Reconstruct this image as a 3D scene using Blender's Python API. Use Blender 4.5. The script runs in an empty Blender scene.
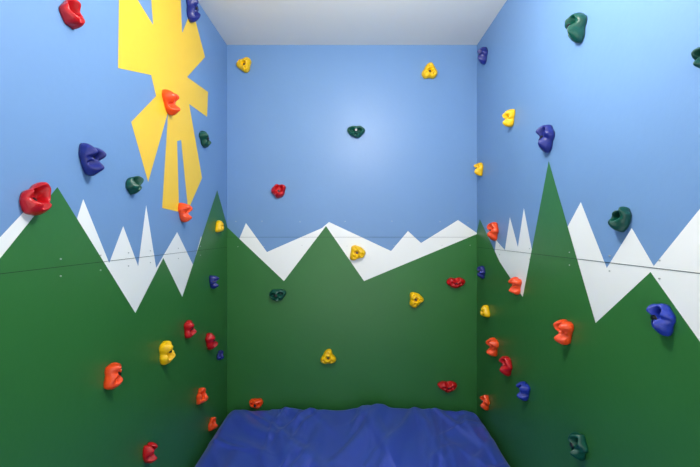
import bpy, bmesh, math, random
from mathutils import Vector, Matrix, noise
random.seed(4)
scene = bpy.context.scene
scene.view_settings.view_transform = 'Standard'
scene.view_settings.look = 'None'

# ---------------- room dimensions (metres) ----------------
HW = 0.75          # half width of the nook
YB = 2.0           # back wall
YF = -1.0          # open front of nook
EYE = 1.65         # eye height
CEIL = EYE + 1.125
F = 333.33

# survey: photo measurements -> metric coordinates ON the wall planes
def B(px, py, p=0.0):   # back wall -> (x, z)
    d = (YB - p) / F
    return ((px-352)*d, EYE-(py-232.5)*d)
def S(px, py, p=0.0):   # side walls -> (y, z)
    y = F*(HW-p)/abs(px-352)
    return (y, EYE-(py-232.5)*y/F)

# ---------------- materials ----------------
def srgb(c):
    return tuple(((v/255)/12.92 if v/255 <= .04045 else ((v/255+.055)/1.055)**2.4) for v in c)+(1,)
def paint(name, col, rough=.4, bump=.03, scale=60, var=.04, spec=.5, coat=0, metallic=0, sheen=0):
    m = bpy.data.materials.new(name); m.use_nodes = True
    nt = m.node_tree; b = nt.nodes['Principled BSDF']
    tc = nt.nodes.new('ShaderNodeTexCoord')
    n = nt.nodes.new('ShaderNodeTexNoise'); n.inputs['Scale'].default_value = scale
    n.inputs['Detail'].default_value = 3
    nt.links.new(tc.outputs['Object'], n.inputs['Vector'])
    n2 = nt.nodes.new('ShaderNodeTexNoise'); n2.inputs['Scale'].default_value = 3.0
    nt.links.new(tc.outputs['Object'], n2.inputs['Vector'])
    mx = nt.nodes.new('ShaderNodeMix'); mx.data_type = 'RGBA'
    c = srgb(col)
    mx.inputs[6].default_value = tuple(v*(1-var) for v in c[:3])+(1,)
    mx.inputs[7].default_value = tuple(min(1, v*(1+var)) for v in c[:3])+(1,)
    nt.links.new(n2.outputs['Fac'], mx.inputs[0])
    nt.links.new(mx.outputs[2], b.inputs['Base Color'])
    bp = nt.nodes.new('ShaderNodeBump'); bp.inputs['Strength'].default_value = bump
    bp.inputs['Distance'].default_value = .01
    nt.links.new(n.outputs['Fac'], bp.inputs['Height'])
    nt.links.new(bp.outputs['Normal'], b.inputs['Normal'])
    b.inputs['Roughness'].default_value = rough
    b.inputs['Specular IOR Level'].default_value = spec
    b.inputs['Coat Weight'].default_value = coat
    b.inputs['Metallic'].default_value = metallic
    b.inputs['Sheen Weight'].default_value = sheen
    return m
M_sky = paint('sky_blue_satin_paint', (110,148,194), .43, .05, 45, .03, .4)
M_green = paint('forest_green_satin_paint', (48,112,54), .38, .05, 45, .08, .45)
M_white = paint('snow_white_satin_paint', (242,243,240), .4, .05, 45, .01)
M_sun = paint('sun_yellow_satin_paint', (244,200,56), .4, .05, 45)
M_ceil = paint('ceiling_white_paint', (236,234,226), .8, .05, 80, .01)
M_floor = paint('floor_wood_stain', (120,88,60), .5, .1, 20, .15)
M_seam = paint('panel_seam_dark', (22,40,32), .8)
M_screw = paint('screw_head_metal', (190,192,190), .35, metallic=.6)
M_wood = paint('bed_wood', (150,110,72), .5, .1, 30, .12)
M_matt = paint('mattress_ticking', (225,225,228), .8, .1, 90)
M_bolt = paint('bolt_steel', (70,70,74), .3, metallic=.9)
HC = {'r': (190,12,22), 'o': (240,76,24), 'y': (246,194,4), 'n': (28,38,120), 'b': (32,54,160), 'g': (4,74,60)}
HM = {k: paint('hold_resin_'+{'r':'red','o':'orange','y':'yellow','n':'navy','b':'blue','g':'green'}[k], v, .34, .15, 140, .06, .5) for k, v in HC.items()}

def link(me, name):
    o = bpy.data.objects.new(name, me); scene.collection.objects.link(o); return o
def box(name, x0,x1,y0,y1,z0,z1, mat, bevel=0, parent=None, seg=3):
    bm = bmesh.new(); bmesh.ops.create_cube(bm, size=1)
    for v in bm.verts:
        v.co = Vector(((v.co.x+.5)*(x1-x0)+x0, (v.co.y+.5)*(y1-y0)+y0, (v.co.z+.5)*(z1-z0)+z0))
    if bevel:
        bmesh.ops.bevel(bm, geom=bm.edges[:], offset=bevel, segments=seg, affect='EDGES', profile=.5)
    me = bpy.data.meshes.new(name); bm.to_mesh(me); bm.free()
    me.materials.append(mat)
    o = link(me, name)
    if bevel:
        for p in me.polygons: p.use_smooth = True
    if parent: o.parent = parent
    return o

# ---------------- shell ----------------
T = .1
box('floor', -HW-T, HW+T, YF, YB+T, -T, 0, M_floor)
box('ceiling', -HW-T, HW+T, YF, YB+T, CEIL, CEIL+T, M_ceil)
WALL = {'B': box('wall_back', -HW-T, HW+T, YB, YB+T, 0, CEIL, M_sky),
        'L': box('wall_left', -HW-T, -HW, YF, YB, 0, CEIL, M_sky),
        'R': box('wall_right', HW, HW+T, YF, YB, 0, CEIL, M_sky)}

# ---------------- murals ----------------
def to3(side, a, z, off):
    if side == 'B': return Vector((a, YB-off, z))
    if side == 'L': return Vector((-HW+off, a, z))
    return Vector((HW-off, a, z))
NORM = {'B': Vector((0,-1,0)), 'L': Vector((1,0,0)), 'R': Vector((-1,0,0))}
def mural(name, side, layers, parent=None):
    bm = bmesh.new(); me = bpy.data.meshes.new(name)
    for i, (pts, mat, off) in enumerate(layers):
        me.materials.append(mat)
        f = bm.faces.new([bm.verts.new(to3(side, a, z, off)) for a, z in pts])
        f.normal_update()
        if f.normal.dot(NORM[side]) < 0: f.normal_flip()
        f.material_index = i
    bmesh.ops.triangulate(bm, faces=bm.faces[:])
    bm.to_mesh(me); bm.free()
    o = link(me, name); o.parent = parent
    return o
E = EYE
# back wall
g = [(-HW,0.0)] + [B(*p) for p in [(227,227),(284,281),(326,226),(364,281),(477,234)]] + [(HW,0.0)]
w = [B(*p) for p in [(238,242),(246,223),(267,252),(322,228),(329,222),(391,251),(408,231),(421,243),(458,220),(477,233),(477,260),(364,300),(326,260),(284,295)]]
mural('mountain_mural', 'B', [(w, M_white, .0006), (g, M_green, .0012)], WALL['B'])
# left wall
g = [(YF,0.0),(YF,E-.1),(-.6,E+.15),(-.2,E-.22),(.2,E+.2),(.6,E-.19)] + [S(*p) for p in [(57,187),(135,313),(163,258),(182,297),(217,190),(227,226)]] + [(YB,0.0)]
w = [(YF,E-.02),(-.7,E+.25),(-.5,E-.02),(-.2,E+.18),(.0,E+.0),(.25,E+.1),(.45,E-.05),(.6,E-.08)] + \
    [S(*p) for p in [(0,237),(30,205),(60,240),(70,240),(83,199),(109,263),(123,226),(138,266),(146,205),(156,268),(177,232),(193,265),(201,236),(206,260),(182,310),(135,330),(57,280)]] + [(.6,E-.4),(YF,E-.4)]
mural('mountain_mural', 'L', [(w, M_white, .0006), (g, M_green, .0012)], WALL['L'])
# right wall
g = [(YF,0.0),(YF,E-.1),(-.6,E+.15),(-.2,E-.22),(.25,E+.25),(.63,E-.33)] + [S(*p) for p in [(700,341),(651,272),(596,323),(549,161),(523,297),(500,262),(480,219),(477,232)]] + [(YB,0.0)]
w = [(YF,E-.02),(-.7,E+.25),(-.5,E-.02),(-.2,E+.18),(.0,E+.0),(.25,E+.1),(.58,E+.16)] + \
    [S(*p) for p in [(700,209),(654,266),(632,228),(607,268),(581,202),(566,230),(549,245),(532,250),(524,208),(518,247),(510,217),(505,250),(496,240),(494,262),(523,310),(549,300),(596,345),(651,300)]] + [(.6,E-.45),(YF,E-.45)]
mural('mountain_mural', 'R', [(w, M_white, .0006), (g, M_green, .0012)], WALL['R'])
# sun
s = [S(*p) for p in [(119,-14),(129,-14),(153,25),(149,-32),(180,-18),(182,33),(192,8),(205,57),(187,77),(208,92),(207,117),(189,104),(202,178),(188,210),(181,140),(177,141),(179,212),(162,208),(168,112),(148,182),(131,122),(156,96),(151,75),(118,68)]]
mural('sun_mural', 'L', [(s, M_sun, .0006)])

# seams between plywood panels
h = .0006
box('trim_1', -HW, HW, YB-.0018, YB-.0005, E-.028-h, E-.028+h, M_seam)
box('trim_2', -HW+.0005, -HW+.0016, YF, YB, E-.088-h, E-.088+h, M_seam)
box('trim_3', HW-.0016, HW-.0005, YF, YB, E-.088-h, E-.088+h, M_seam)
# screw heads in the panels
def screws(side, pts):
    bm = bmesh.new()
    n = NORM[side]; q = n.to_track_quat('Z','Y').to_matrix().to_4x4()
    for a, z in pts:
        bmesh.ops.create_cone(bm, cap_ends=True, segments=12, radius1=.0024, radius2=.002, depth=.003, matrix=Matrix.Translation(to3(side,a,z,.0015))@q)
    me = bpy.data.meshes.new('panel_screws'); bm.to_mesh(me); bm.free(); me.materials.append(M_screw)
    o = link(me, 'panel_screws'); o.parent = WALL[side]
screws('B', [B(px, 221+random.random()*2) for px in (236,262,300,345,392,440,468)]+[B(px+2, 245+random.random()*2) for px in (236,262,300,345,392,440,468)])
screws('L', [(S(px,0)[0], E-d) for px in (60,100,128,150,178,200) for d in (.068,.112)])
screws('R', [(S(px,0)[0], E-d) for px in (500,530,570,610,660) for d in (.068,.112)])

# ---------------- climbing holds ----------------
c90 = math.pi/2
KINDS = {
 'tri':  dict(out=[(.15,3,c90),(.04,2,.4)], bumps=[(0,.6,.3,.28),(-.5,-.3,.3,.28),(.5,-.3,.3,.28)], pits=[(0,.0,.6,.26),(0,.58,.3,.18),(-.48,-.33,.3,.18),(.48,-.33,.3,.18)], ov=0, xs=.97),
 'mask': dict(out=[(.12,2,0),(.06,3,-c90)], bumps=[(0,.5,.2,.3),(0,-.1,.2,.15)], pits=[(-.4,.05,.75,.26),(.4,.05,.75,.26),(0,-.5,.3,.2)], ov=0, xs=1.15),
 'heart':dict(out=[(.16,2,0),(.12,3,-c90)], bumps=[(-.5,.25,.25,.3),(.5,.25,.25,.3)], pits=[(0,.5,.7,.3),(-.45,-.02,.35,.2),(.45,-.02,.35,.2),(0,-.15,.4,.16)], ov=0, xs=1.2),
 'jug':  dict(out=[(.08,2,.5),(.09,3,1.1),(.03,5,0)], bumps=[(0,-.6,.55,.3),(.5,.4,.3,.3)], pits=[(-.05,.2,.95,.44),(-.05,-.5,.3,.16)], ov=.35, xs=.76, tr=(.1,.25,.2)),
 'ear':  dict(out=[(.12,2,c90),(.09,3,.3),(.05,5,0)], bumps=[(-.3,.45,.4,.28),(.2,-.5,.5,.25)], pits=[(.14,.35,.8,.28),(-.12,-.4,.6,.24)], ov=.12, xs=.8, tr=(0,.3,.15)),
 'horn': dict(out=[(.16,3,-c90),(.06,2,c90),(.05,4,.5)], bumps=[(-.45,.5,.5,.25),(.4,.55,.5,.25),(0,-.6,.6,.25)], pits=[(0,.28,.85,.3),(.38,-.35,.4,.2),(-.38,-.35,.4,.2)], ov=-.15, xs=.84, tr=(-.05,.3,.16)),
}
def hold(side, px, py, hpx, col, kind, roll=0, H=None, xs=None):
    k = KINDS[kind]
    bulge = .02
    if side == 'B':
        a, z = B(px, py, bulge); size = hpx*(YB-bulge)/F
    else:
        a, z = S(px, py, bulge+.002); size = hpx*a/F*.97
    R = size/2/1.05
    if H is None: H = (.034 if side == 'B' else min(.038, size*.40))
    N, Mr = 72, 34
    seed = px*.37+py*.11
    bm = bmesh.new(); rings = []
    rs = (xs if xs else k['xs'])*(.92 if side != 'B' else 1)
    tr = k.get('tr')
    def P(s_, th, zz):
        r = .88
        for amp, fr, ph in k['out']: r += amp*math.cos(fr*(th-ph))
        x, y = s_*r*math.cos(th), s_*r*math.sin(th)
        hh = zz
        if zz > 0:
            for bx, by, am, sg in k['bumps']:
                hh += am*math.exp(-((x-bx)**2+(y-by)**2)/(2*sg*sg))*zz*.8
            if tr:
                yy = y-tr[0]-.18*math.sin(x*2.5+seed)
                hh -= tr[1]*math.exp(-yy*yy/(2*tr[2]**2))*zz
            for bx, by, am, sg in k['pits']:
                q = ((x-bx)**2+(y-by)**2)/(sg*sg)
                hh -= am*math.exp(-q*q)*zz**.5
            hh += .14*noise.noise(Vector((x*2.2+seed, y*2.2, seed)))
            hh = max(hh, .12)
        sw = 1 + .16*noise.noise(Vector((x*1.5, y*1.5+seed, 3)))
        y2 = y + k['ov']*max(hh,0)*.6
        return Vector((x*rs*sw*R, y2*sw*R, hh*H))
    rings.append([bm.verts.new(P(.97, 2*math.pi*i/N, 0)) for i in range(N)])
    for j in range(Mr):
        ang = (1-j/Mr)*c90*.97
        s_ = math.sin(ang); zz = max(math.cos(ang), 0)**.55
        rings.append([bm.verts.new(P(s_, 2*math.pi*i/N, zz)) for i in range(N)])
    cen = bm.verts.new(P(0, 0, 1))
    for j in range(len(rings)-1):
        for i in range(N):
            bm.faces.new([rings[j][i], rings[j][(i+1)%N], rings[j+1][(i+1)%N], rings[j+1][i]])
    for i in range(N): bm.faces.new([rings[-1][i], rings[-1][(i+1)%N], cen])
    bm.faces.new(rings[0][::-1])
    for f in bm.faces: f.smooth = True
    cz = cen.co.z
    bz = cz+.001
    for rad, dep, zo in ((.0075,.002,0),(.005,.005,.002)):
        r = bmesh.ops.create_cone(bm, cap_ends=True, segments=16, radius1=rad, radius2=rad*.93, depth=dep, matrix=Matrix.Translation((0,cen.co.y,bz+zo)))
        for v in r['verts']:
            for f in v.link_faces: f.material_index = 1
    me = bpy.data.meshes.new('climbing_hold'); bm.to_mesh(me); bm.free()
    me.materials.append(HM[col]); me.materials.append(M_bolt)
    o = link(me, 'climbing_hold')
    n = NORM[side]; up = Vector((0,0,1)); xx = up.cross(n)
    rot = Matrix((xx, up, n)).transposed().to_4x4()
    o.matrix_world = Matrix.Translation(to3(side, a, z, .0012)) @ rot @ Matrix.Rotation(math.radians(roll), 4, 'Z')
    return o

L = [(76,15,32,'r','jug',20),(194,9,26,'n','ear',0),(172,101,26,'o','horn',10),(94,158,33,'n','horn',0),
 (206,139,18,'g','ear',30),(137,185,24,'g','jug',-20),(40,201,39,'r','jug',0),(186,211,21,'o','horn',0),
 (221,227,14,'y','tri',0),(215,281,15,'n','horn',0),(191,329,19,'r','ear',0),(212,341,20,'r','ear',20),
 (168,352,25,'y','ear',0),(222,356,12,'n','jug',0),(116,375,28,'o','ear',-15),(203,397,19,'o','jug',10),
 (214,425,15,'o','jug',0),(152,452,21,'r','horn',0)]
for t in L: hold('L', *t)
Rr = [(482,55,18,'n','ear',0),(574,27,34,'g','ear',10),(699,55,28,'g','horn',0),(508,117,19,'y','horn',0),
 (544,138,30,'n','ear',0),(478,169,15,'y','ear',0),(616,220,31,'g','jug',-20),(492,231,20,'o','ear',0),
 (514,285,19,'o','horn',0),(480,272,14,'n','ear',0),(484,312,15,'y','tri',0),(562,330,27,'o','horn',0),
 (658,319,34,'b','ear',10),(492,346,20,'o','horn',0),(505,366,22,'r','ear',0),(522,390,20,'b','horn',0),
 (484,402,16,'o','ear',0),(576,446,28,'g','ear',0)]
for t in Rr: hold('R', *t)
Bk = [(244,64,17,'y','tri',200),(430,71,18,'y','tri',0),(356,131,16,'g','mask',0),(278,191,18,'r','jug',-30,None,.85),
 (357,253,18,'y','tri',20),(277,295,16,'g','mask',10),(456,283,15,'r','heart',0),(416,300,17,'y','tri',35),
 (328,358,17,'y','tri',0),(448,387,15,'r','heart',0),(256,404,13,'o','mask',0)]
for t in Bk: hold('B', *t)

# ---------------- bed ----------------
bed = bpy.data.objects.new('bed', None); scene.collection.objects.link(bed)
BY0, BY1 = .02, 1.93
box('side_rail_1', -.70,-.67, BY0, BY1, .22,.38, M_wood, .005, bed)
box('side_rail_2', .67,.70, BY0, BY1, .22,.38, M_wood, .005, bed)
box('foot_rail', -.67,.67, BY0, BY0+.03, .22,.38, M_wood, .005, bed)
box('head_rail', -.67,.67, BY1-.03, BY1, .22,.38, M_wood, .005, bed)
for i,(x,y) in enumerate([(-.66,BY0+.06),(.66,BY0+.06),(-.66,BY1-.06),(.66,BY1-.06)]):
    box('leg_%d'%(i+1), x-.03,x+.03,y-.03,y+.03,0,.25,M_wood,.004,bed)
for i in range(9):
    y = BY0+.1+i*.21
    box('slat_%d'%(i+1), -.67,.67,y-.035,y+.035,.31,.33,M_wood,.003,bed)
box('mattress', -.655,.655, BY0+.04, BY1-.03, .335,.56, M_matt, .05, bed, 5)

# satin comforter
M_q = paint('comforter_blue_satin', (44,68,174), .36, .03, 200, .05, .9, .12, 0, .25)
M_q.node_tree.nodes['Principled BSDF'].inputs['Coat Roughness'].default_value = .3
M_q.node_tree.nodes['Principled BSDF'].inputs['Sheen Tint'].default_value = (.5,.6,1,1)
NX, NY = 340, 440
hw, r = .742, .06
flat = hw-r; arc = r*c90; hang = .16
Lx = flat+arc+hang
y_back = 1.98; flen = 1.9
def cross(d):
    sg = 1 if d >= 0 else -1; d = abs(d)
    if d < flat: return sg*d, 0, 0
    if d < flat+arc:
        a = (d-flat)/r; return sg*(flat+r*math.sin(a)), r*(1-math.cos(a)), a/c90
    return sg*hw, r+(d-flat-arc), 1
def back(d):
    if d < .10: return y_back, (.10-d)+r, 1
    d -= .10
    if d < arc:
        a = c90-d/r; return y_back-r+r*math.sin(a), r*(1-math.cos(a)), a/c90
    return y_back-r-(d-arc), 0, 0
rnd = random.Random(23)
creases = []
for i in range(84):
    cx = rnd.uniform(-.75,.75); cy = rnd.uniform(.9,2.0)
    base = math.radians(90) + (-cx*.9) + rnd.uniform(-.45,.45)
    if rnd.random() < .25: base += rnd.choice((-1,1))*rnd.uniform(.5,.9)
    ln = rnd.uniform(.18,.5); wd = rnd.uniform(.012,.036); am = wd*rnd.uniform(.45,.8); cv = rnd.uniform(-1.1,1.1)
    creases.append((cx,cy,math.cos(base),math.sin(base),ln,am,wd,cv))
def folds(x, y):
    wx = x + .04*noise.noise(Vector((x*3, y*3, 1)))
    wy = y + .04*noise.noise(Vector((x*3, y*3, 7)))
    t = 0
    for cx,cy,c,s_,ln,am,wd,cv in creases:
        dx, dy = wx-cx, wy-cy
        u = dx*c+dy*s_
        if u > ln or u < -ln: continue
        v = -dx*s_+dy*c + cv*u*u
        if abs(v) > wd*3: continue
        e = (1-(u/ln)**2)**2
        q = v/wd*(1.5 if v > 0 else .8)
        t += am*e*math.exp(-q*q)
    t = .045*(1-math.exp(-t/.04))
    t += .024*noise.noise(Vector((x*2.6, y*2.6, 4))) + .005*noise.noise(Vector((wx*8, wy*5, 14)))
    return t
bm = bmesh.new(); grid = []
ztop = .592
for j in range(NY+1):
    row = []
    for i in range(NX+1):
        dx = (i/NX*2-1)*Lx; dy = j/NY*flen
        x, drx, ax = cross(dx); y, dry, ay = back(dy)
        drop = max(drx, dry) if (drx == 0 or dry == 0) else (drx**1.5+dry**1.5)**(1/1.5)
        drop = min(drop, .25)
        f = folds(dx, 2-dy)
        puff = .03*(1-(abs(x)/hw)**4)
        amp = (1-.55*max(ax, ay))
        z = ztop - drop + f*amp + puff
        x -= (1 if x > 0 else -1)*ax*(.002+ .2*abs(f)*ax)
        row.append(bm.verts.new((x, y-ay*abs(f)*.3, z)))
    grid.append(row)
for j in range(NY):
    for i in range(NX):
        fc = bm.faces.new([grid[j][i], grid[j+1][i], grid[j+1][i+1], grid[j][i+1]]); fc.smooth = True
bmesh.ops.recalc_face_normals(bm, faces=bm.faces[:])
me = bpy.data.meshes.new('comforter'); bm.to_mesh(me); bm.free(); me.materials.append(M_q)
o = link(me, 'comforter'); o.parent = bed

# ---------------- pendant lamp (real fixture, above the bed) ----------------
lamp = bpy.data.objects.new('pendant_lamp', None); scene.collection.objects.link(lamp)
LX, LY = .1, .8
def lathe(name, prof, mat):
    bm = bmesh.new(); n = 40; rr = []
    for rad, z in prof:
        rr.append([bm.verts.new((LX+rad*math.cos(2*math.pi*i/n), LY+rad*math.sin(2*math.pi*i/n), z)) for i in range(n)])
    for a in range(len(rr)-1):
        for i in range(n):
            f = bm.faces.new([rr[a][i], rr[a][(i+1)%n], rr[a+1][(i+1)%n], rr[a+1][i]]); f.smooth = True
    bm.faces.new(rr[-1]); bm.faces.new(rr[0][::-1])
    bmesh.ops.recalc_face_normals(bm, faces=bm.faces[:])
    me = bpy.data.meshes.new(name); bm.to_mesh(me); bm.free(); me.materials.append(mat)
    o = link(me, name); o.parent = lamp
M_glow = bpy.data.materials.new('lamp_glass'); M_glow.use_nodes = True
b = M_glow.node_tree.nodes['Principled BSDF']
b.inputs['Base Color'].default_value = (1,1,1,1)
b.inputs['Emission Color'].default_value = (1,.965,.91,1); b.inputs['Emission Strength'].default_value = 160
lathe('canopy', [(.05,CEIL),(.05,CEIL-.015),(.02,CEIL-.03)], M_screw)
lathe('stem', [(.006,CEIL-.02),(.006,CEIL-.19)], M_screw)
zc, rg = CEIL-.26, .078
lathe('globe', [(rg*math.sin(a), zc+rg*math.cos(a)) for a in [.1+i*(math.pi-.12)/20 for i in range(21)]], M_glow)

w = bpy.data.worlds.new('world'); scene.world = w; w.use_nodes = True
bg = w.node_tree.nodes['Background']; bg.inputs[0].default_value = (.99,.98,.98,1); bg.inputs[1].default_value = 2.1

cam = bpy.data.cameras.new('camera'); co = bpy.data.objects.new('camera', cam); scene.collection.objects.link(co)
cam.sensor_width = 36; cam.lens = 36*F/700; cam.clip_start = .02
cam.shift_x = -2/700; cam.shift_y = -1/700
co.location = (0,0,EYE); co.rotation_euler = (c90,0,0)
scene.camera = co
